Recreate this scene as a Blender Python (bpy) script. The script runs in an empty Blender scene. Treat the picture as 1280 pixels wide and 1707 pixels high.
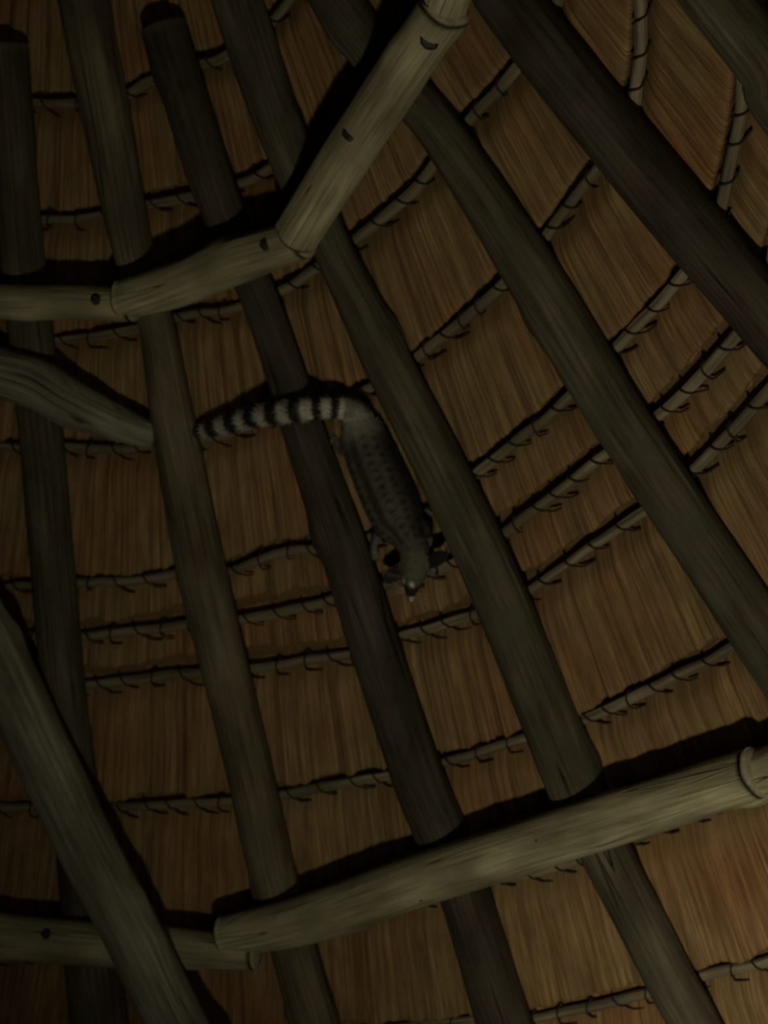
import bpy, bmesh, math, random
import numpy as np
from mathutils import Vector, noise, Matrix
random.seed(7)
rng = np.random.default_rng(7)
S = bpy.context.scene
COL = S.collection

# ------------------------------------------------------------------ camera
W, H, FPX = 1280.0, 1707.0, 2949.98
PITCH, ROLL, CAMZ = 0.62774, 0.13522, 2.6
_F = Vector((0, math.cos(PITCH), math.sin(PITCH)))
_R0 = Vector((1, 0, 0)); _U0 = _R0.cross(_F)
_R = _R0*math.cos(ROLL) + _U0*math.sin(ROLL)
_U = -_R0*math.sin(ROLL) + _U0*math.cos(ROLL)
CAM = Vector((0, 0, CAMZ))
cd = bpy.data.cameras.new('camera'); cam = bpy.data.objects.new('camera', cd); COL.objects.link(cam)
m = Matrix.Identity(4)
for i in range(3):
    m[i][0] = _R[i]; m[i][1] = _U[i]; m[i][2] = -_F[i]; m[i][3] = CAM[i]
cam.matrix_world = m
cd.sensor_fit = 'HORIZONTAL'; cd.sensor_width = 36.0; cd.lens = 36.0*FPX/W
cd.clip_start = 0.05
cd.dof.use_dof = True; cd.dof.focus_distance = 3.0; cd.dof.aperture_fstop = 7.0
S.camera = cam

# ------------------------------------------------------------------ world, lights, exposure
S.view_settings.view_transform = 'Standard'; S.view_settings.look = 'None'
S.view_settings.exposure = 0.0; S.view_settings.gamma = 1.0; S.view_settings.use_curve_mapping = False
wd = bpy.data.worlds.new('night'); S.world = wd; wd.use_nodes = True
wd.node_tree.nodes['Background'].inputs[0].default_value = (0.55, 0.62, 0.6, 1)
wd.node_tree.nodes['Background'].inputs[1].default_value = 0.03

LP = CAM + _R*(0.0) + _U*(-1.48) + _F*0.75
def spot(name, power, size, target):
    ll = bpy.data.lights.new(name, 'SPOT'); ll.energy = power; ll.color = (1.0, 0.88, 0.67)
    ll.shadow_soft_size = 0.07; ll.spot_size = math.radians(size); ll.spot_blend = 1.0
    lo = bpy.data.objects.new(name, ll); COL.objects.link(lo); lo.location = LP
    lo.rotation_euler = (Vector(target)-LP).to_track_quat('-Z', 'Y').to_euler()
spot('lantern_light', 150.0, 98, (1.15, 2.9, 4.95))
spot('corner_fill_spot', 138.0, 42, (1.45, 4.35, 3.95))  # added narrow spot, brightens the lower right thatch; not a known lamp
fl_ = bpy.data.lights.new('soft_fill_light', 'POINT'); fl_.energy = 9.0; fl_.color = (0.95, 0.95, 0.78); fl_.shadow_soft_size = 0.5  # added dim fill to lift the black shadows; no real source there
fo_ = bpy.data.objects.new('soft_fill_light', fl_); COL.objects.link(fo_); fo_.location = (1.0, -0.6, 2.2)

# ------------------------------------------------------------------ roof cone geometry
SC = 1.25
AX, AY, AZ, KS = -1.21924*SC, 1.76024*SC, 4.0*SC + CAMZ, 1.02902
NL = math.sqrt(1+KS*KS)
def ray(px, py):
    return (_F + _R*((px-W/2)/FPX) + _U*((H/2-py)/FPX))
def on_cone(px, py, h=0.0):
    """point where the line of sight meets the cone lying h inside the rafter axes"""
    d = ray(px, py); az = AZ - h*NL
    ox, oy, oz = CAM.x-AX, CAM.y-AY, CAM.z-az
    k2 = KS*KS
    a = k2*(d.x*d.x+d.y*d.y) - d.z*d.z
    b = 2*(k2*(ox*d.x+oy*d.y) - oz*d.z)
    c = k2*(ox*ox+oy*oy) - oz*oz
    disc = b*b-4*a*c
    best = None
    if disc >= 0:
        for s in (-1, 1):
            t = (-b+s*math.sqrt(disc))/(2*a)
            P = CAM + d*t
            if t > 0 and P.z < az and (best is None or t < best[0]): best = (t, P)
    return best[1]
def normal_in(P):
    v = Vector((P.x-AX, P.y-AY, 0)).normalized()
    return Vector((-v.x*KS, -v.y*KS, -1)).normalized()
def polar(P): 
    return math.hypot(P.x-AX, P.y-AY), math.atan2(P.x-AX, P.y-AY)
def cone_pt(rho, phi, h=0.0):
    return Vector((AX+rho*math.sin(phi), AY+rho*math.cos(phi), AZ - h*NL - rho*KS))
def depth(P): return (P-CAM).dot(_F)

def catmull(pts, n, ext=True):
    P = [Vector(p) for p in pts]
    if len(P) == 2: return [P[0].lerp(P[1], i/n) for i in range(n+1)]
    Q = [P[0]*2-P[1]] + P + [P[-1]*2-P[-2]]
    L = [0.0]
    for i in range(1, len(P)): L.append(L[-1]+(P[i]-P[i-1]).length)
    out = []
    for j in range(n+1):
        s = L[-1]*j/n; i = 0
        while i < len(P)-2 and s > L[i+1]: i += 1
        t = (s-L[i])/max(1e-9, L[i+1]-L[i])
        a, b, c, d = Q[i], Q[i+1], Q[i+2], Q[i+3]
        # centripetal enough for our even spacing: soft tangents
        out.append(0.5*((2*b)+(-a+c)*t+(2*a-5*b+4*c-d)*t*t+(-a+3*b-3*c+d)*t**3))
    return out

# ------------------------------------------------------------------ materials
def newmat(name):
    mt = bpy.data.materials.new(name); mt.use_nodes = True
    nt = mt.node_tree; bs = nt.nodes['Principled BSDF']
    return mt, nt, bs
def N(nt, t, **kw):
    n = nt.nodes.new(t)
    for k, v in kw.items():
        if k.startswith('i_'): n.inputs[k[2:].replace('_', ' ')].default_value = v
        else: setattr(n, k, v)
    return n
def ramp(nt, stops):
    r = nt.nodes.new('ShaderNodeValToRGB'); e = r.color_ramp.elements
    e[0].position, e[0].color = stops[0][0], (*stops[0][1], 1)
    e[1].position, e[1].color = stops[-1][0], (*stops[-1][1], 1)
    for p, c in stops[1:-1]:
        x = e.new(p); x.color = (*c, 1)
    return r
def mix(nt, fac, a, b, mode='MIX'):
    n = nt.nodes.new('ShaderNodeMix'); n.data_type = 'RGBA'; n.blend_type = mode
    L = nt.links
    for s, v in ((n.inputs[0], fac), (n.inputs[6], a), (n.inputs[7], b)):
        if hasattr(v, 'links') or hasattr(v, 'is_linked'): L.new(v, s)
        else: s.default_value = v if not isinstance(v, tuple) else (*v, 1)
    return n.outputs[2]
def mapped(nt, scale, src='UV'):
    tc = nt.nodes.new('ShaderNodeTexCoord'); mp = nt.nodes.new('ShaderNodeMapping')
    mp.inputs['Scale'].default_value = scale
    nt.links.new(tc.outputs[src], mp.inputs[0]); return mp.outputs[0]
def noise_n(nt, vec, scale, detail=4, rough=.55):
    n = nt.nodes.new('ShaderNodeTexNoise'); n.inputs['Scale'].default_value = scale
    n.inputs['Detail'].default_value = detail; n.inputs['Roughness'].default_value = rough
    nt.links.new(vec, n.inputs['Vector']); return n.outputs[0]

def wood_mat(name, dark, mid, light, crack=0.35, moss=(0.10, 0.13, 0.06), moss_amt=.5, seed=0.0):
    """UV in metres: u round the pole, v along it"""
    mt, nt, bs = newmat(name); L = nt.links
    off = nt.nodes.new('ShaderNodeObjectInfo')
    def mp(scale):
        tc = nt.nodes.new('ShaderNodeTexCoord'); m_ = nt.nodes.new('ShaderNodeMapping')
        m_.inputs['Scale'].default_value = scale; m_.inputs['Location'].default_value = (seed, seed*3.1, 0)
        L.new(tc.outputs['UV'], m_.inputs[0]); return m_.outputs[0]
    g = noise_n(nt, mp((95, 2.6, 1)), 1.0, 6, .65)
    big = noise_n(nt, mp((9, 3.2, 1)), 1.0, 3, .5)
    patch = noise_n(nt, mp((14, 7, 1)), 1.0, 5, .65)
    r = ramp(nt, [(.30, dark), (.5, mid), (.72, light)]); L.new(g, r.inputs[0])
    r2 = ramp(nt, [(.35, (.55, .52, .5)), (.65, (1.25, 1.25, 1.25))]); L.new(big, r2.inputs[0])
    c = mix(nt, 1.0, r.outputs[0], r2.outputs[0], 'MULTIPLY')
    r3 = ramp(nt, [(.48, (0, 0, 0)), (.66, (moss_amt,)*3)]); L.new(patch, r3.inputs[0])
    c = mix(nt, r3.outputs[0], c, moss)
    ck = noise_n(nt, mp((22, .55, 1)), 1.0, 2, .4)
    r4 = ramp(nt, [(.492, (0, 0, 0)), (.5, (1, 1, 1)), (.508, (0, 0, 0))]); L.new(ck, r4.inputs[0])
    mask = noise_n(nt, mp((5, 1.7, 1)), 1.0, 1, .4)
    rm = ramp(nt, [(.5, (0, 0, 0)), (.6, (1, 1, 1))]); L.new(mask, rm.inputs[0])
    cf = mix(nt, 1.0, r4.outputs[0], rm.outputs[0], 'MULTIPLY')
    c = mix(nt, cf, c, (dark[0]*.12, dark[1]*.12, dark[2]*.12))
    L.new(c, bs.inputs['Base Color']); bs.inputs['Roughness'].default_value = .82
    bs.inputs['Specular IOR Level'].default_value = .25
    b1 = nt.nodes.new('ShaderNodeBump'); b1.inputs['Strength'].default_value = .5; b1.inputs['Distance'].default_value = .004
    L.new(g, b1.inputs['Height'])
    inv = nt.nodes.new('ShaderNodeInvert'); L.new(cf, inv.inputs['Color'])
    b2 = nt.nodes.new('ShaderNodeBump'); b2.inputs['Strength'].default_value = .9; b2.inputs['Distance'].default_value = .006
    L.new(inv.outputs[0], b2.inputs['Height']); L.new(b1.outputs[0], b2.inputs['Normal'])
    L.new(b2.outputs[0], bs.inputs['Normal'])
    return mt

def thatch_mat():
    mt, nt, bs = newmat('thatch_straw'); L = nt.links
    f1 = noise_n(nt, mapped(nt, (230, 5, 1)), 1.0, 5, .7)
    f2 = noise_n(nt, mapped(nt, (60, 1.6, 1)), 1.0, 3, .6)
    f3 = noise_n(nt, mapped(nt, (3.2, 2.6, 1)), 1.0, 4, .6)
    f4 = noise_n(nt, mapped(nt, (18, 7, 1)), 1.0, 3, .6)
    r = ramp(nt, [(.26, (.075, .040, .018)), (.46, (.20, .126, .054)), (.62, (.30, .205, .094)), (.80, (.44, .33, .18))]); L.new(f1, r.inputs[0])
    r2 = ramp(nt, [(.3, (.80, .76, .72)), (.7, (1.14, 1.12, 1.08))]); L.new(f2, r2.inputs[0])
    c = mix(nt, 1.0, r.outputs[0], r2.outputs[0], 'MULTIPLY')
    r3 = ramp(nt, [(.32, (1.03, .86, .74)), (.52, (1, 1.03, 1)), (.70, (.98, 1.16, 1.04))]); L.new(f3, r3.inputs[0])
    c = mix(nt, 1.0, c, r3.outputs[0], 'MULTIPLY')
    r4 = ramp(nt, [(.3, (.8, .76, .74)), (.7, (1.12, 1.12, 1.12))]); L.new(f4, r4.inputs[0])
    c = mix(nt, 1.0, c, r4.outputs[0], 'MULTIPLY')
    L.new(c, bs.inputs['Base Color']); bs.inputs['Roughness'].default_value = .7
    bs.inputs['Specular IOR Level'].default_value = .3
    b = nt.nodes.new('ShaderNodeBump'); b.inputs['Strength'].default_value = .8; b.inputs['Distance'].default_value = .005
    L.new(f1, b.inputs['Height']); L.new(b.outputs[0], bs.inputs['Normal'])
    return mt

def flat_mat(name, col, rough=.8, var=.25, scale=40, spec=.3):
    mt, nt, bs = newmat(name); L = nt.links
    n = noise_n(nt, mapped(nt, (1, 1, 1), 'Object'), scale, 4, .6)
    a = tuple(x*(1-var) for x in col); b = tuple(x*(1+var) for x in col)
    r = ramp(nt, [(.3, a), (.7, b)]); L.new(n, r.inputs[0]); L.new(r.outputs[0], bs.inputs['Base Color'])
    bs.inputs['Roughness'].default_value = rough; bs.inputs['Specular IOR Level'].default_value = spec
    return mt

M_THATCH = thatch_mat()
M_RAFTER = wood_mat('rafter_wood', (.036, .028, .018), (.082, .070, .045), (.13, .12, .08), moss=(.055, .078, .036))
M_RAFTER_B = wood_mat('brown_rafter_wood', (.024, .018, .012), (.054, .042, .029), (.085, .071, .049), moss=(.05, .060, .035), seed=4.2)
M_RAFTER_C = wood_mat('pale_brown_rafter_wood', (.055, .043, .026), (.13, .108, .066), (.19, .17, .11), moss=(.085, .10, .055), moss_amt=.4, seed=9.4)
M_RING = wood_mat('peeled_pole_wood', (.14, .122, .072), (.30, .285, .17), (.44, .42, .26), moss=(.19, .23, .12), moss_amt=.35, seed=2.3)
M_BRACE = wood_mat('weathered_green_wood', (.095, .098, .066), (.205, .215, .15), (.33, .345, .25), moss=(.17, .21, .125), moss_amt=.5, seed=7.7)
M_LATH = wood_mat('lath_wood', (.08, .065, .04), (.18, .155, .095), (.30, .27, .17), moss=(.13, .14, .075), moss_amt=.4, seed=5.1)
M_END = flat_mat('cut_wood', (.30, .27, .18), .8, .3, 60)
M_TWINE = flat_mat('dark_twine', (.022, .015, .010), .9)
M_IRON = flat_mat('rusty_iron', (.018, .012, .008), .6)

# ------------------------------------------------------------------ object helpers
def link(name, me, mats, parent=None):
    o = bpy.data.objects.new(name, me); COL.objects.link(o)
    for x in (mats if isinstance(mats, (list, tuple)) else [mats]): me.materials.append(x)
    if parent: o.parent = parent
    return o
def tag(o, label=None, cat=None, group=None, kind=None):
    if label: o['label'] = label
    if cat: o['category'] = cat
    if group: o['group'] = group
    if kind: o['kind'] = kind
    return o
def smooth(me):
    me.polygons.foreach_set('use_smooth', [True]*len(me.polygons))

def tube_mesh(name, path, radii, sides=20, seed=0.0, rough=.05, bend=0.0, flat=1.0, freq=5.0, cap=True, origin=None, knots=0, up=None):
    """a round pole along path with uneven skin; UV in metres; its own origin at the first point"""
    P = [Vector(p) for p in path]; n = len(P)
    org = Vector(origin) if origin is not None else P[0].copy()
    T = [(P[min(i+1, n-1)]-P[max(i-1, 0)]).normalized() for i in range(n)]
    u = up or Vector((0, 0, 1))
    if abs(T[0].dot(u)) > .95: u = Vector((1, 0, 0))
    A = T[0].cross(u).normalized(); vs = []; uvs = []; L = 0.0
    kn = [(random.uniform(0, n), random.uniform(0, 6.28), random.uniform(.10, .22)) for _ in range(knots)]
    rr = [r for r in radii]
    step = (P[-1]-P[0]).length/max(1, n-1)
    for i in range(n):
        if i: L += (P[i]-P[i-1]).length
        A = (A - T[i]*A.dot(T[i])).normalized(); B = T[i].cross(A)
        for j in range(sides+1):
            a = 2*math.pi*j/sides
            ca, sa = math.cos(a), math.sin(a)
            r = rr[i]*(1 + rough*noise.noise(Vector((ca*1.1+seed, sa*1.1, L*freq*.35))) *1.6
                       + rough*.5*noise.noise(Vector((ca*3+seed, sa*3+9, L*freq))))
            for (ki, ka, kh) in kn:
                d = ((i-ki)*step/.045)**2 + (((a-ka+math.pi) % (2*math.pi)-math.pi)*rr[i]/.03)**2
                r *= 1 + kh*math.exp(-d)
            vs.append(P[i] + A*(ca*r) + B*(sa*r*flat) - org); uvs.append((a*rr[i]*1.0, L))
    w = sides+1; fs = []
    for i in range(n-1):
        for j in range(sides):
            fs.append((i*w+j, i*w+j+1, (i+1)*w+j+1, (i+1)*w+j))
    nm = len(fs)
    me = bpy.data.meshes.new(name)
    if cap:
        for (i, s) in ((0, -1), (n-1, 1)):
            base = len(vs)
            r = rr[i]
            for q, (k, ins) in enumerate(((.93, .12), (.5, .16), (.0, .17))):
                for j in range(w if k else 1):
                    if k: v = P[i] - org + (vs[i*w+j]-(P[i]-org))*k + T[i]*s*r*ins
                    else: v = P[i] - org + T[i]*s*r*ins
                    vs.append(v); uvs.append((j*.01, L*(i > 0)+k*r))
            for j in range(sides):
                a, b = i*w+j, i*w+j+1
                c, d = base+j, base+j+1
                e, f = base+w+j, base+w+j+1
                z = base+2*w
                for q in ((a, b, d, c), (c, d, f, e), (e, f, z)):
                    fs.append(q if s < 0 else tuple(reversed(q)))
    me.from_pydata([tuple(v) for v in vs], [], fs)
    uv = me.uv_layers.new(name='UVMap')
    li = np.zeros(len(me.loops), dtype=np.int32); me.loops.foreach_get('vertex_index', li)
    uv.data.foreach_set('uv', np.array(uvs, dtype=np.float32)[li].ravel())
    mi = [0]*nm + [1]*(len(fs)-nm)
    smooth(me)
    me.update()
    return me, org, mi
def pole(name, path, radii, mats, parent=None, **kw):
    me, org, mi = tube_mesh(name, path, radii, **kw)
    mats = mats if isinstance(mats, list) else [mats, M_END]
    o = link(name, me, mats, parent)
    if len(mats) > 1: me.polygons.foreach_set('material_index', mi)
    o.location = org if parent is None else org - parent.location
    return o

def px_r(P, wpx): return wpx*0.5*depth(P)/FPX

# ------------------------------------------------------------------ laths (found first: the thatch follows them)
LH = -0.070          # lath axis lies outside the rafter axes
LR = 0.0145
lath_rows = [
 (-4, [(-20,162),(55,162),(120,162),(205,150),(245,130),(335,97),(372,86),(440,40),(480,-5),(500,-40)]),
 (-3, [(-20,362),(80,357),(155,352),(245,330),(310,320),(400,297),(450,272),(535,215),(605,145),(670,50),(705,-30)]),
 (-2, [(-20,562),(120,556),(230,538),(295,518),(400,502),(480,472),(520,445),(605,382),(700,297),(765,212),(855,112),(915,25),(940,-50)]),
 (-1, [(-20,735),(115,737),(200,740),(340,722),(420,700),(560,655),(610,640),(690,592),(825,477),(900,397),(990,277),(1045,195),(1062,130),(1068,60),(1070,0),(1068,-60)]),
 (1,  [(-20,970),(40,966),(130,963),(230,958),(300,947),(380,943),(460,914),(540,905),(610,888),(690,860),(785,786),(860,728),(940,662),(1015,582),(1135,455),(1195,360),(1225,240),(1240,150),(1250,50)]),
 (2,  [(-20,1048),(40,1050),(130,1052),(315,1030),(400,1022),(565,988),(650,965),(745,935),(830,886),(1000,757),(1090,692),(1220,557),(1275,470),(1310,340)]),
 (3,  [(-20,1135),(140,1130),(335,1111),(420,1104),(600,1077),(685,1047),(790,1015),(880,976),(1060,852),(1145,786),(1280,642),(1350,540)]),
 (4,  [(-20,1335),(50,1336),(160,1336),(390,1326),(465,1316),(660,1280),(745,1261),(870,1221),(970,1191),(1215,1072),(1310,1000),(1390,910)]),
 (5,  [(-20,1580),(200,1580),(340,1572),(450,1548),(560,1520),(740,1482),(825,1458),(975,1424),(1080,1380),(1220,1318),(1340,1255)]),
 (6,  [(-20,1745),(300,1738),(480,1724),(660,1706),(790,1692),(880,1690),(1065,1650),(1160,1620),(1285,1590),(1400,1550)]),
]
LATHS = []     # (row, list of (rho, phi))
for row, pts in lath_rows:
    q = [polar(on_cone(x, y+9, LH)) for x, y in pts]
    # carry the row on round the roof, outside the frame
    (r0, p0), (r1, p1) = q[0], q[-1]
    q = [(r0, p0-a) for a in (.8, .55, .35, .18)] + q + [(r1, p1+a) for a in (.15, .32, .5, .7)]
    LATHS.append((row, q))
LATHS.insert(0, (-5, [(LATHS[0][1][0][0]-.24, -.8+.05*i) for i in range(60)]))
LATHS.append((7, [(LATHS[-1][1][6][0]+.30+.02*math.sin(i), -.8+.1*i) for i in range(30)]))
LATHS.append((8, [(LATHS[-1][1][6][0]+.34+.02*math.sin(i*1.3), -.8+.1*i) for i in range(30)]))
def lath_rho(q, phi):
    ph = [p for r, p in q]; rh = [r for r, p in q]
    return np.interp(phi, ph, rh)

# ------------------------------------------------------------------ the setting: thatch, wall, floor
def val_noise(x, seed):
    """1-D smooth value noise"""
    r = np.random.default_rng(seed).random(65536)
    i = np.floor(x).astype(np.int64); f = x-i; f = f*f*(3-2*f)
    return r[i % 65536]*(1-f) + r[(i+1) % 65536]*f
def build_thatch():
    SK = 0.24
    ph_f = np.linspace(-.05, 1.75, 1300)
    ph_c = np.linspace(1.75, 2*math.pi-.05, 90)[1:]
    phis = np.concatenate([ph_f, ph_c])
    rho_f = np.linspace(.95, 3.75, 520)
    rhos = np.concatenate([np.linspace(.02, .95, 14)[:-1], rho_f, np.linspace(3.75, 5.35, 16)[1:]])
    PH, RH = np.meshgrid(phis, rhos)
    # courses: how far down between two laths a point lies
    rows = [lath_rho(q, phis) for _, q in LATHS]
    rows = np.array(rows)                       # nrow x nphi
    t = np.full(PH.shape, .5); gap = np.full(PH.shape, .25); idx = np.zeros(PH.shape, int)
    dl = np.full(PH.shape, 9.0)
    for k in range(len(rows)-1):
        a = rows[k][None, :]; b = rows[k+1][None, :]
        msk = (RH >= a) & (RH < b)
        tt = (RH-a)/(b-a)
        t = np.where(msk, tt, t); gap = np.where(msk, (b-a), gap); idx = np.where(msk, k, idx)
    da = t*gap*NL; db = (1-t)*gap*NL          # metres below the upper lath / above the lower lath
    # reeds are pinched under each lath, swell between, and roll under just above the next lath
    up = 1-np.exp(-(da/.030)**2); dn = 1-np.exp(-(db/.028)**2)
    swell = up*dn
    h = -.097 + .040*swell*np.clip(gap/.2, .55, 1.15)
    q = PH + SK*np.log(np.maximum(RH, .3))
    lat = q*2.3
    n1 = val_noise(lat/.010+1000 + 3*0, 1); n2 = val_noise(lat/.028+1000, 2); n3 = val_noise(lat/.09+2000, 3)
    n4 = val_noise(lat/.006+500 + idx*171.3, 4); n5 = val_noise(lat/.045 + idx*91.7+300, 5)
    along = val_noise(RH*NL/.12+50, 6)
    h = h + (.006*(n1-.5) + .009*(n2-.5) + .012*(n3-.5) + .004*(n4-.5) + .014*(n5-.5))*(.35+.65*swell)
    h = h - .022*np.exp(-((db-.006)/.019)**2)
    n6 = np.sin(PH*17+RH*9)*.004
    h = h + n6
    X = AX+RH*np.sin(PH); Y = AY+RH*np.cos(PH); Z = AZ - h*NL - RH*KS
    V = np.stack([X, Y, Z-AZ], -1).reshape(-1, 3)
    V[:, 0] -= AX; V[:, 1] -= AY
    nr, npn = PH.shape
    I = np.arange(nr)[:-1, None]; J = np.arange(npn)[None, :]
    J2 = (J+1) % npn
    Fq = np.stack([I*npn+J, I*npn+J2, (I+1)*npn+J2, (I+1)*npn+J], -1).reshape(-1, 4)
    me = bpy.data.meshes.new('ceiling')
    me.vertices.add(len(V)); me.vertices.foreach_set('co', V.astype(np.float32).ravel())
    me.loops.add(Fq.size); me.loops.foreach_set('vertex_index', Fq.astype(np.int32).ravel())
    me.polygons.add(len(Fq)); me.polygons.foreach_set('loop_start', np.arange(0, Fq.size, 4, dtype=np.int32))
    me.polygons.foreach_set('loop_total', np.full(len(Fq), 4, dtype=np.int32))
    uv = me.uv_layers.new(name='UVMap')
    UV = np.stack([q*2.3 + idx*.37, RH*NL + idx*1.9], -1).reshape(-1, 2)
    uv.data.foreach_set('uv', UV[Fq.ravel()].astype(np.float32).ravel())
    me.update(calc_edges=True); me.validate(); smooth(me)
    o = link('ceiling', me, M_THATCH); o.location = (AX, AY, AZ)
    return tag(o, kind='structure', label='thatched underside of a conical reed roof')
ceiling = build_thatch()
M_FLOOR = flat_mat('earth_floor', (.16, .12, .09), .9, .2, 6)
M_WALL = flat_mat('plaster_wall', (.30, .26, .20), .9, .12, 3)
bm = bmesh.new(); bmesh.ops.create_cone(bm, cap_ends=True, segments=72, radius1=5.0, radius2=5.0, depth=.1)
me = bpy.data.meshes.new('floor'); bm.to_mesh(me); bm.free()
fl = link('floor', me, M_FLOOR); fl.location = (AX, AY, -.05); tag(fl, kind='structure')
bm = bmesh.new(); ring = []
for i in range(73):
    a = 2*math.pi*i/72
    ring.append([bm.verts.new((r*math.sin(a), r*math.cos(a), z)) for r, z in ((4.75, 0), (4.75, 2.55), (4.95, 2.55), (4.95, 0))])
for i in range(72):
    for j in range(4):
        bm.faces.new((ring[i][j], ring[i+1][j], ring[i+1][(j+1) % 4], ring[i][(j+1) % 4]))
bmesh.ops.recalc_face_normals(bm, faces=bm.faces)
me = bpy.data.meshes.new('wall_back'); bm.to_mesh(me); bm.free()
wl = link('wall_back', me, M_WALL); wl.location = (AX, AY, 0); tag(wl, kind='structure')

# ------------------------------------------------------------------ rafters
rafter_px = [
 ([(8,76,80),(36,430,78),(70,740,76),(102,1107,74),(125,1320,78),(160,1660,96),(180,1850,98)], 'round wooden rafter nearest the left edge, its sawn top ending below the thatch', M_RAFTER, 1),
 ([(110,-230,88),(140,0,86),(188,250,80),(225,430,70),(260,540,62),(292,720,74),(338,960,84),(374,1107,80),(422,1310,76),(458,1470,78),(500,1620,78),(545,1800,80)], 'rafter at the tip of the ringed tail, green knotty branch butting its left side', M_RAFTER_C, 0),
 ([(272,44,76),(308,160,76),(352,300,78),(398,420,66),(434,500,64),(472,610,66),(520,760,74),(568,900,84),(628,1090,86),(694,1290,88),(740,1400,90),(780,1510,84),(838,1700,92),(880,1830,92)], 'rafter directly left of the climbing spotted animal, tail lying across it', M_RAFTER_B, 1),
 ([(330,-200,84),(395,0,84),(455,180,80),(510,320,76),(562,430,66),(640,590,80),(745,800,86),(828,980,92),(905,1170,96),(965,1320,96),(1020,1440,86),(1110,1620,86),(1200,1800,88)], 'rafter directly right of the climbing spotted animal, crack along its face', M_RAFTER, 0),
 ([(470,-160,84),(560,0,84),(640,110,80),(722,205,74),(800,320,86),(885,455,94),(955,570,96),(1030,695,96),(1125,840,98),(1212,970,100),(1290,1090,100),(1400,1260,100)], 'thick greenish rafter running from the bolted upper ring joint to the right edge', M_RAFTER, 0),
 ([(740,-160,100),(838,-10,104),(922,100,110),(1057,268,110),(1140,368,110),(1208,450,108),(1310,570,106),(1480,770,106)], 'dark heavy rafter over the upper right, between the two steepest thatch panels', M_RAFTER_B, 0),
 ([(1060,-180,100),(1172,-30,104),(1278,105,106),(1420,290,106)], 'rafter cut off by the top right corner of the picture', M_RAFTER, 0),
]
RAFTERS = []
for k, (pts, lab, mat, stub) in enumerate(rafter_px):
    P = [on_cone(x, y, 0.0) for x, y, w in pts]
    rad = [px_r(p, w) for p, (_, _, w) in zip(P, pts)]
    # lower end: carry on to the wall plate; upper end: on to the peak unless sawn short
    d = (P[-1]-P[-3]).normalized()
    rho, phi = polar(P[-1])
    endp = cone_pt(4.7, phi - .02, 0.0); P.append(P[-1].lerp(endp, .5)); P.append(endp); rad += [rad[-1]]*2
    if not stub:
        rho, phi = polar(P[0]); top = cone_pt(.32, phi, .02); P.insert(0, top); rad.insert(0, rad[0]*.9)
    L = sum((P[i+1]-P[i]).length for i in range(len(P)-1)); n = int(L/.022)
    path = catmull(P, n)
    s = [0]; 
    for i in range(len(P)-1): s.append(s[-1]+(P[i+1]-P[i]).length)
    rr = np.interp(np.linspace(0, s[-1], n+1), s, rad)
    o = pole('roof_rafter', path, rr, mat, sides=26, seed=k*3.7, rough=.045, knots=10)
    tag(o, lab, 'rafter', 'pole rafters of the conical roof'); RAFTERS.append(o)

# ------------------------------------------------------------------ laths with their twine ties
lath_labels = {
 -5: 'thin lath row high in the roof above the sawn rafter tops',
 -4: 'thin lath row passing just under the sawn tops of the two short rafters',
 -3: 'thin lath row just above the upper ring of poles, pale ends beside its slanting pole',
 -2: 'thin lath row just below the upper ring of poles',
 -1: 'thin lath row behind the ringed tail, second row below the upper ring',
 1: 'uppermost of the three closely spaced lath rows, behind the animal shoulders',
 2: 'middle one of the three closely spaced lath rows, behind the animal head',
 3: 'lowest of the three closely spaced lath rows, just under the animal nose',
 4: 'lath row midway between the three close rows and the lower ring of poles',
 5: 'lath row almost hidden behind the lower ring of poles',
 6: 'lath row below the lower ring of poles, along the bottom of the picture'}
phis_r = []
for row, q in LATHS:
    if row not in lath_labels: continue
    pts = [cone_pt(r, p, LH) for r, p in q]
    L = sum((pts[i+1]-pts[i]).length for i in range(len(pts)-1)); n = int(L/.012)
    path = catmull(pts, n)
    path = [p + Vector((noise.noise(p*9+Vector((row, 0, 0))), noise.noise(p*9+Vector((0, row, 5))), noise.noise(p*9+Vector((3, 0, row)))))*.006 for p in path]
    o = pole('thatch_lath', path, [LR*(1+.15*noise.noise(Vector((i*.02, row, 0)))) for i in range(n+1)], M_LATH, sides=12, seed=row, rough=.10, freq=9)
    tag(o, lath_labels[row], 'lath', 'laths tied under the thatch')
    # ties: only where the picture can show them
    acc = 0.0; nxt = .05
    for i in range(1, n):
        acc += (path[i]-path[i-1]).length
        if acc < nxt: continue
        nxt = acc + random.uniform(.062, .098)
        p = path[i]; v = p-CAM; dz = v.dot(_F)
        x = W/2+FPX*v.dot(_R)/dz; y = H/2-FPX*v.dot(_U)/dz
        if not (-60 < x < 1340 and -60 < y < 1760): continue
        T = (path[i+1]-path[i-1]).normalized(); nn = normal_in(p); D = T.cross(nn).normalized()
        if D.z > 0: D = -D                       # D points down the slope
        sk = .010*random.choice((1, 1, 1, -.6))
        pts2 = []
        for a in np.linspace(-.5, 3.6, 12):       # over the inner side of the lath, from above to below
            pts2.append(p - D*math.cos(a)*(LR+.0035) + nn*math.sin(a)*(LR+.004) + T*(sk*(a-1.5)))
        q0 = pts2[-1]
        ln = random.uniform(.012, .040)
        e1 = q0 + D*ln*.40 + T*ln*.45*random.uniform(.6, 1.2) + nn*.016
        e2 = q0 + D*ln*.55 + T*ln*random.uniform(.9, 1.7) + nn*.012
        pts2 = pts2[:-2] + [e1, e2]
        c = catmull(pts2, 26)
        pole('twine_tie', c, [.0026]*27, [M_TWINE], parent=o, sides=6, rough=.12, cap=False)

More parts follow.
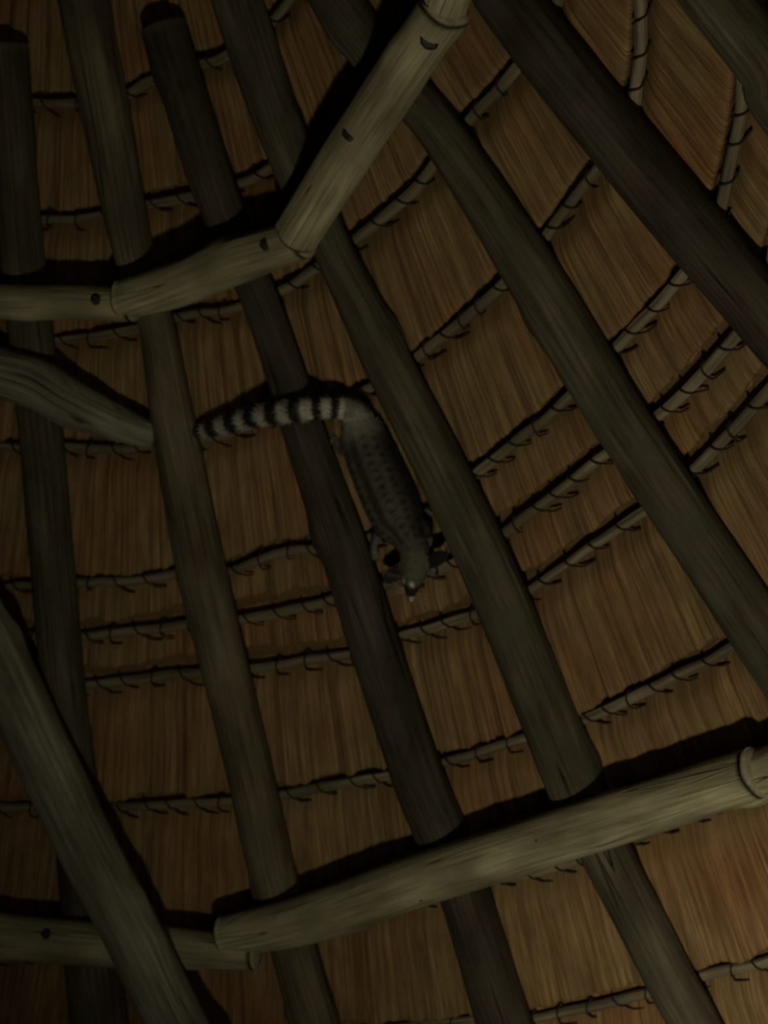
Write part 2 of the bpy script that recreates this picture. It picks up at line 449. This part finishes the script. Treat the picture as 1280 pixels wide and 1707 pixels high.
# ------------------------------------------------------------------ ring poles under the rafters
RHH = .118           # ring axis inside the rafter axes
def ring_pole(pts, lab, group, mats=None, bolts=(), holes=(), seed=0, h=RHH, knots=8, sides=30, name='ring_pole', hs=None, cat='pole'):
    P = [on_cone(x, y, (hs[i] if hs else h)) for i, (x, y, w) in enumerate(pts)]
    rad = [px_r(p, w) for p, (_, _, w) in zip(P, pts)]
    s = [0]
    for i in range(len(P)-1): s.append(s[-1]+(P[i+1]-P[i]).length)
    n = int(s[-1]/.018); path = catmull(P, n)
    rr = np.interp(np.linspace(0, s[-1], n+1), s, rad)
    o = pole(name, path, rr, mats or M_RING, sides=sides, seed=seed, rough=.04, knots=knots)
    tag(o, lab, cat, group)
    for (x, y, r) in bolts:
        # find the pole skin nearest this line of sight
        d = ray(x, y).normalized(); best = None
        for i in range(len(path)-1):
            v = path[i]-CAM; t = v.dot(d); dist = (v-d*t).length
            if best is None or dist < best[0]: best = (dist, t, i)
        dist, t, i = best; back = math.sqrt(max(1e-6, rr[i]**2-min(dist, rr[i]*.9)**2))
        C = CAM+d*(t-back); nrm = (C-path[i]).normalized()
        C = C+nrm*.004; r *= 1.25
        bm = bmesh.new()
        u = nrm.orthogonal().normalized(); v2 = nrm.cross(u)
        rings = []
        for (rk, z) in ((1.0, -.004), (1.0, .003), (.7, .006), (.0, .007)):
            if rk: rings.append([bm.verts.new(u*math.cos(a*math.pi/5)*r*rk*(1+.12*(a % 2)) + v2*math.sin(a*math.pi/5)*r*rk + nrm*z) for a in range(10)])
            else: rings.append([bm.verts.new(nrm*z)])
        for a in range(10):
            b = (a+1) % 10
            bm.faces.new((rings[0][a], rings[0][b], rings[1][b], rings[1][a]))
            bm.faces.new((rings[1][a], rings[1][b], rings[2][b], rings[2][a]))
            bm.faces.new((rings[2][a], rings[2][b], rings[3][0]))
        me = bpy.data.meshes.new('bolt_head'); bm.to_mesh(me); bm.free()
        b = link('bolt_head', me, M_IRON, o); b.location = C-o.location
    return o
gU = 'poles of the upper ring'; gL = 'poles of the lower ring'
ring_pole([(-330,452,62),(-160,490,62),(0,502,60),(110,504,62),(222,507,60)], 'left pole of the upper ring, running level off the left edge', gU, seed=1, bolts=[(161,500,.012)])
ring_pole([(205,500,66),(290,476,78),(380,440,80),(505,397,70)], 'short middle pole of the upper ring, dark bolt near its right end', gU, seed=2, bolts=[(445,408,.014), (338,446,.010)])
ring_pole([(494,392,78),(560,285,84),(640,165,88),(742,12,86)], 'slanting pale greenish pole of the upper ring, brightest on its lower side', gU, seed=3, bolts=[(585,222,.016), (716,66,.018), (484,384,.012)], h=RHH+.02)
ring_pole([(735,20,84),(760,-60,84),(790,-200,84),(800,-330,84)], 'upper ring pole just entering at the top edge, next to the bolted joint', gU, seed=4, bolts=[(712,4,.016)], h=RHH+.01)
ring_pole([(-330,1500,78),(-120,1545,78),(60,1565,76),(250,1578,72),(425,1590,52)], 'left pole of the lower ring, half behind the long diagonal brace', gL, seed=5, bolts=[(78,1558,.012)])
ring_pole([(375,1560,66),(520,1530,84),(700,1468,88),(900,1404,92),(1100,1342,90),(1262,1288,86)], 'long split pole of the lower ring across the bottom, above the lowest thatch panels', gL, seed=6, bolts=[(902,1400,.012), (976,1373,.008), (702,1496,.007)], h=RHH-.004, knots=12)
ring_pole([(1215,1310,80),(1320,1270,88),(1450,1195,88),(1600,1080,88)], 'right pole of the lower ring, bolted at the right edge', gL, seed=7, bolts=[(1246,1302,.014)], h=RHH-.028)

# ------------------------------------------------------------------ crooked branch between the two left rafters, long diagonal brace
ring_pole([(-150,560,84),(-30,612,88),(60,640,88),(110,668,82),(170,694,66),(225,716,54),(262,724,44)], 'crooked mossy green branch braced between the two leftmost rafters', None, mats=[M_BRACE, M_END], seed=8,
          hs=[.06, .075, .075, .07, .045, .02, .0], name='branch_brace', cat='branch')
ring_pole([(-260,640,84),(-140,840,90),(-10,1085,98),(70,1255,98),(150,1420,98),(215,1545,98),(290,1700,100),(400,1900,100)], 'long thick grey-green diagonal brace pole in front of the lower left ring', None, mats=[M_BRACE, M_END], seed=9,
          hs=[.23, .20, .185, .19, .21, .25, .26, .30], name='diagonal_brace', knots=14, sides=36)

# ------------------------------------------------------------------ the genet
def fur_mat():
    mt, nt, bs = newmat('spotted_fur'); L = nt.links
    at = nt.nodes.new('ShaderNodeAttribute'); at.attribute_name = 'coat'
    n = noise_n(nt, mapped(nt, (1, 1, 1), 'Object'), 260, 4, .7)
    r = ramp(nt, [(.3, (.6, .6, .6)), (.7, (1.35, 1.35, 1.35))]); L.new(n, r.inputs[0])
    L.new(mix(nt, 1.0, at.outputs['Color'], r.outputs[0], 'MULTIPLY'), bs.inputs['Base Color'])
    bs.inputs['Roughness'].default_value = .8; bs.inputs['Specular IOR Level'].default_value = .2
    b = nt.nodes.new('ShaderNodeBump'); b.inputs['Strength'].default_value = .6; b.inputs['Distance'].default_value = .004
    L.new(n, b.inputs['Height']); L.new(b.outputs[0], bs.inputs['Normal'])
    return mt
M_FUR = fur_mat()
def J(x, y, h, wpx):
    P = on_cone(x, y, h); return P, px_r(P, wpx)
body = [J(598,702,.008,54), J(606,724,.012,76), J(619,760,.016,88), J(636,800,.016,92), J(653,838,.016,94), J(666,868,.016,88), J(681,893,.024,64), J(690,915,.034,50)]
head = [J(690,915,.034,50), J(692,936,.040,50), J(690,955,.042,45), J(687,972,.038,31), J(685,987,.034,21), J(684,997,.032,14)]
tail = [J(602,706,.010,40), J(596,690,.018,40), J(574,681,.030,38), J(540,680,.060,37), J(500,684,.085,37), J(460,689,.078,36), J(420,696,.045,34), J(385,706,.020,31), J(352,714,.008,27), J(334,719,.004,20), J(324,722,.002,10)]
limbs = [
 [J(664,878,.016,32), J(646,888,.016,22), J(632,890,.012,15), J(624,910,-.004,12), J(625,925,-.014,12)],
 [J(682,872,.000,34), J(703,876,.000,24), J(712,892,.000,20), J(713,914,-.012,16), J(719,940,-.028,14), J(723,953,-.036,13)],
 [J(602,724,.000,50), J(586,738,.008,34), J(578,752,-.01,22), J(568,746,-.022,16), J(562,740,-.026,14)],
 [J(612,730,-.010,48), J(630,746,-.024,32), J(642,764,-.034,20), J(646,780,-.044,15), J(648,790,-.048,13)],
]
def dense(chain, n):
    P = catmull([p for p, r in chain], n)
    s = [0]
    for i in range(len(chain)-1): s.append(s[-1]+(chain[i+1][0]-chain[i][0]).length)
    return P, np.interp(np.linspace(0, s[-1], n+1), s, [r for p, r in chain]), s[-1]
GO = on_cone(640, 830, -.06)
gbm = bmesh.new()
def add_chain(chain, n=30, sides=16):
    P, R, L = dense(chain, n)
    me, org, mi = tube_mesh('t', P, R, sides=sides, rough=.02, origin=GO)
    base = len(gbm.verts)
    vs = [gbm.verts.new(v.co) for v in me.vertices]
    for p in me.polygons:
        try: gbm.faces.new([vs[i] for i in p.vertices])
        except ValueError: pass
    bpy.data.meshes.remove(me)
    for (p, r) in ((P[0], R[0]), (P[-1], R[-1])): add_ball(p, r)
def add_ball(p, r, sc=(1, 1, 1), rotm=None):
    mm = Matrix.Translation(p-GO) @ (rotm or Matrix.Identity(4)) @ Matrix.Diagonal((r*sc[0], r*sc[1], r*sc[2], 1))
    bmesh.ops.create_icosphere(gbm, subdivisions=3, radius=1, matrix=mm)
def frame(z, x):
    z = z.normalized(); x = (x-z*x.dot(z)).normalized(); y = z.cross(x)
    return Matrix(((x.x, y.x, z.x, 0), (x.y, y.y, z.y, 0), (x.z, y.z, z.z, 0), (0, 0, 0, 1)))
for c in (body, head, tail): add_chain(c, 60, 20)
for c in limbs: add_chain(c, 26, 14)
# paws: a pad and four toes with the tip toward the end of the limb
for li_, c in enumerate(limbs):
    p, r = c[-1]; d = (c[-1][0]-c[-2][0]).normalized(); nn = normal_in(p); d = (d-nn*d.dot(nn)).normalized(); sd = d.cross(nn)
    add_ball(p, r*1.15, (1.1, 1.25, .7), frame(nn, sd))
    for k in range(4):
        a = (k-1.5)*.42
        dd = d*math.cos(a)+sd*math.sin(a)
        ln = r*(2.0 if k in (1, 2) else 1.7)
        add_chain([(p, r*.45), (p+dd*ln*.55+nn*.002, r*.42), (p+dd*ln-nn*.004, r*.36)], 6, 8)
# shoulders, haunches, cheeks, ears
for (x, y, h, w) in ((652,868,.000,44), (684,868,-.002,42), (604,732,.002,54), (620,742,-.006,52)):
    p, r = J(x, y, h, w); add_ball(p, r)
hx = (head[5][0]-head[1][0]).normalized(); hn = normal_in(head[2][0]); hs_ = hx.cross(hn).normalized(); hn = hs_.cross(hx).normalized()
if hs_.dot(_R) < 0: hs_ = -hs_
for s in (-1, 1):
    p = head[3][0] + hs_*s*.010 + hn*.001; add_ball(p, .0135, (1, 1, 1.0))       # cheeks
    p = head[4][0] + hs_*s*.006 + hx*.002; add_ball(p, .0105)                          # whisker pads
    # ear: a rounded cupped plate standing out to the side and up
    root = J(671 if s < 0 else 709, 948 if s < 0 else 940, .040, 10)[0]
    tip = J(646 if s < 0 else 739, 966 if s < 0 else 927, .050, 10)[0]
    ax_ = (tip-root); Lh = ax_.length*1.15; ax_.normalize(); wd_ = hx - ax_*hx.dot(ax_); wd_.normalize()
    mm = Matrix.Translation(root+ax_*Lh*.42-GO) @ frame(ax_.cross(wd_), ax_) @ Matrix.Diagonal((Lh*.72, .0205, .0056, 1))
    bmesh.ops.create_icosphere(gbm, subdivisions=3, radius=1, matrix=mm)
gme = bpy.data.meshes.new('genet'); gbm.to_mesh(gme); gbm.free()
tmp = bpy.data.objects.new('tmp', gme); COL.objects.link(tmp)
md = tmp.modifiers.new('r', 'REMESH'); md.mode = 'VOXEL'; md.voxel_size = .0028
md = tmp.modifiers.new('s', 'SMOOTH'); md.factor = .6; md.iterations = 5
dg = bpy.context.evaluated_depsgraph_get(); dg.update()
gm = bpy.data.meshes.new_from_object(tmp.evaluated_get(dg)); bpy.data.objects.remove(tmp)
gm.name = 'genet'; smooth(gm)
V = np.zeros(len(gm.vertices)*3); gm.vertices.foreach_get('co', V); V = V.reshape(-1, 3)
NV = np.zeros(len(gm.vertices)*3); gm.vertices.foreach_get('normal', NV); NV = NV.reshape(-1, 3)
def nearest(chain, n=120):
    P, R, L = dense(chain, n); P = np.array([tuple(p-GO) for p in P])
    d = np.sqrt(((V[:, None, :]-P[None])**2).sum(-1)); i = d.argmin(1)
    return d[np.arange(len(V)), i]/np.array(R)[i], i/n, L, P, i
colr = np.zeros((len(V), 3))
base = np.array([.075, .074, .054]); pale = np.array([.15, .15, .115]); darkc = np.array([.020, .018, .015])
db_, sb, Lb, Pb, ib = nearest(body); dt_, st, Lt, Pt, it = nearest(tail); dh_, sh, Lh_, Phh, ih = nearest(head)
dl = [nearest(c) for c in limbs]
gn = np.array(tuple(normal_in(GO)))
vn = np.array([noise.noise(Vector(v)*55) for v in V]); vn2 = np.array([noise.noise(Vector(v)*130) for v in V])
colr[:] = base*(1+.35*vn[:, None])
# spots in rows along the back and flanks
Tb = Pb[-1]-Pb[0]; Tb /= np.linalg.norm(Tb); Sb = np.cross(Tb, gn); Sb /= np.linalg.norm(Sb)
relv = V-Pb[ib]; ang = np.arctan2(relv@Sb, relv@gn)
u_ = sb*Lb/.022; rowi = np.round(ang/.5); v_ = ang/.5-rowi
uu = u_+.5*(rowi % 2)+.25*vn; du = uu-np.round(uu)
sp = np.exp(-((du/.30)**2+(v_/.34)**2)*1.6)
sp = np.where(np.abs(rowi) < .5, np.clip(1.15-np.abs(ang)/.20, 0, 1), sp)     # dark line down the spine
isb = (db_ < dt_) & (sb < .97)
colr = np.where(isb[:, None], colr*(1-.62*np.clip(sp*1.3, 0, 1)[:, None]), colr)
# shade along both sides put into the coat colour, then the pale rump
flank_shade = np.clip((np.abs(ang)-.75)/.6, 0, 1)*isb; colr = colr*(1-.60*flank_shade[:, None])
rw = np.exp(-(sb/.11)**2)*isb; colr += rw[:, None]*(pale*2.7-colr)*.85
# limbs: greyer, paler on top, dark behind
for (d_, s_, L_, P_, i_) in dl:
    near = (d_ < 1.45) & (d_ < db_*.9) & (s_ > .45)
    c_ = (pale*.85)[None]*(1+.3*vn2[:, None]); colr = np.where(near[:, None], c_, colr)
# tail rings: pale bands with dark ones between, darker toward the tip
ist = (dt_ < db_) & (st > .02)
_tx = [600, 594, 574, 540, 500, 460, 420, 385, 352, 334, 324]
_ts = [0.0]
for _i in range(len(tail)-1): _ts.append(_ts[-1]+(tail[_i+1][0]-tail[_i][0]).length)
_ts = np.array(_ts)/_ts[-1]
_wx = [324, 342, 375, 410, 446, 482, 514, 544, 570, 596]         # where the pale rings sit along the tail
_ws = np.interp(_wx, _tx[::-1], _ts[::-1])
phase = np.interp(st, _ws[::-1], np.arange(len(_ws)))
band = .5+.5*np.cos(phase*2*math.pi + .35*vn)
band = np.clip((band-.34-.14*st)*3.0, 0, 1)
pc = np.array([.50, .48, .40])*(1.05-.35*st[:, None])
tc = darkc+(pc-darkc)*band[:, None]
tc = np.where((st < .10)[:, None], pale*1.7, tc)
colr = np.where(ist[:, None], tc*(1+.25*vn2[:, None]), colr)
# head: grey crown, dark muzzle sides, white below the eyes and on the lips
ish = (dh_ < db_) | (sh > .25)
ish &= (dh_ < 4) & (sh > .08) & ~ist & (np.min([d[0] for d in dl], axis=0) > 1.0)
hc = (base*1.25)[None]*(1+.3*vn[:, None])
relh = V-Phh[ih]; lat = relh@np.array(tuple(hs_)); top = relh@np.array(tuple(hn))
muz = np.clip((sh-.58)/.12, 0, 1)
hc = hc*(1-muz[:, None])+darkc*muz[:, None]
eyew = np.exp(-((sh-.60)/.06)**2-((np.abs(lat)-.013)/.005)**2); hc = hc+(np.array([.62, .60, .54])-hc)*np.clip(eyew*1.3, 0, 1)[:, None]
lip = np.clip((sh-.90)/.05, 0, 1)*(np.abs(lat) > .003); hc = hc+(np.array([.55, .50, .45])-hc)*lip[:, None]*.8
ear = (dh_ > 1.22) & (np.abs(lat) > .021) & (sh < .62)
hc = np.where(ear[:, None], np.array([.016, .014, .012])[None], hc)
colr = np.where(ish[:, None], hc, colr)
colr = np.clip(colr, .008, 1)
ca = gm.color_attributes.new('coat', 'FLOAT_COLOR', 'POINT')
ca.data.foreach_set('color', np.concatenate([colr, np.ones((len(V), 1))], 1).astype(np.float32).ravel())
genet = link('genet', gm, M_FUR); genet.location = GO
tag(genet, 'spotted grey genet climbing head down between two rafters, long ringed tail held out left', 'genet')
# short fur: fine tapering hairs that follow the body, darker and paler with the coat below them
order = rng.permutation(len(V))[:15000]
hv = []; hf = []; hcol = []
flow_b = Tb; Pt_dir = np.gradient(Pt, axis=0); Pt_dir /= np.linalg.norm(Pt_dir, axis=1)[:, None]
for i in order:
    n_ = NV[i]; fl_ = Pt_dir[it[i]] if ist[i] else (-flow_b)
    ln = .016 if ist[i] else (.004 if ish[i] else .009)
    if ish[i] and sh[i] > .8: continue
    ln *= rng.uniform(.6, 1.2)
    d_ = n_*.55+fl_*.75+rng.normal(0, .18, 3); d_ /= np.linalg.norm(d_)
    sd_ = np.cross(d_, n_); sd_ /= (np.linalg.norm(sd_)+1e-9)
    w_ = .00055; b = len(hv); p0 = V[i]-n_*.0006; p1 = p0+d_*ln*.55+n_*ln*.05; p2 = p0+d_*ln-n_*ln*.12
    hv += [p0-sd_*w_, p0+sd_*w_, p1-sd_*w_*.7, p1+sd_*w_*.7, p2]
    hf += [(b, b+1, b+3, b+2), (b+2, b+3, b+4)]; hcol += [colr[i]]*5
fm = bpy.data.meshes.new('fur'); fm.from_pydata([tuple(v) for v in hv], [], hf)
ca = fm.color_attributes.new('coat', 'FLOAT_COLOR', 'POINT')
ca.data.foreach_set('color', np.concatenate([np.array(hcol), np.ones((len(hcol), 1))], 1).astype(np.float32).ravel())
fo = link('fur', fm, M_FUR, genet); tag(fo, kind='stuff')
def ball(name, p, r, mat, sc=(1, 1, 1), rotm=None):
    bm = bmesh.new(); bmesh.ops.create_icosphere(bm, subdivisions=3, radius=1, matrix=(rotm or Matrix.Identity(4)) @ Matrix.Diagonal((r*sc[0], r*sc[1], r*sc[2], 1)))
    me = bpy.data.meshes.new(name); bm.to_mesh(me); bm.free(); smooth(me)
    o = link(name, me, mat, genet); o.location = p-GO; return o
M_EYE, nt, bs = newmat('eye'); bs.inputs['Base Color'].default_value = (.01, .007, .004, 1); bs.inputs['Roughness'].default_value = .08
M_NOSE = flat_mat('nose_skin', (.14, .07, .06), .4)
M_WH, nt, bs = newmat('whisker'); bs.inputs['Base Color'].default_value = (.6, .58, .52, 1)
for s in (-1, 1):
    ball('eye', head[3][0]+hs_*s*.0125-hx*.006+hn*.0125, .0048, M_EYE)
ball('nose', head[5][0]+hx*.006+hn*.002, .0048, M_NOSE, (1.2, .9, .8), frame(hx, hs_))
for s in (-1, 1):
    for k in range(4):
        a = head[4][0]+hs_*s*.012+hx*(.003*k-.004)+hn*.003
        b = a+hs_*s*.028+hx*(.006*k-.008)+hn*.012; c = b+hs_*s*.020+hx*(.010*k-.010)-hn*.004
        pole('whisker', catmull([a, b, c], 10), list(np.linspace(.0005, .0002, 11)), [M_WH], parent=genet, sides=5, rough=0, cap=False)
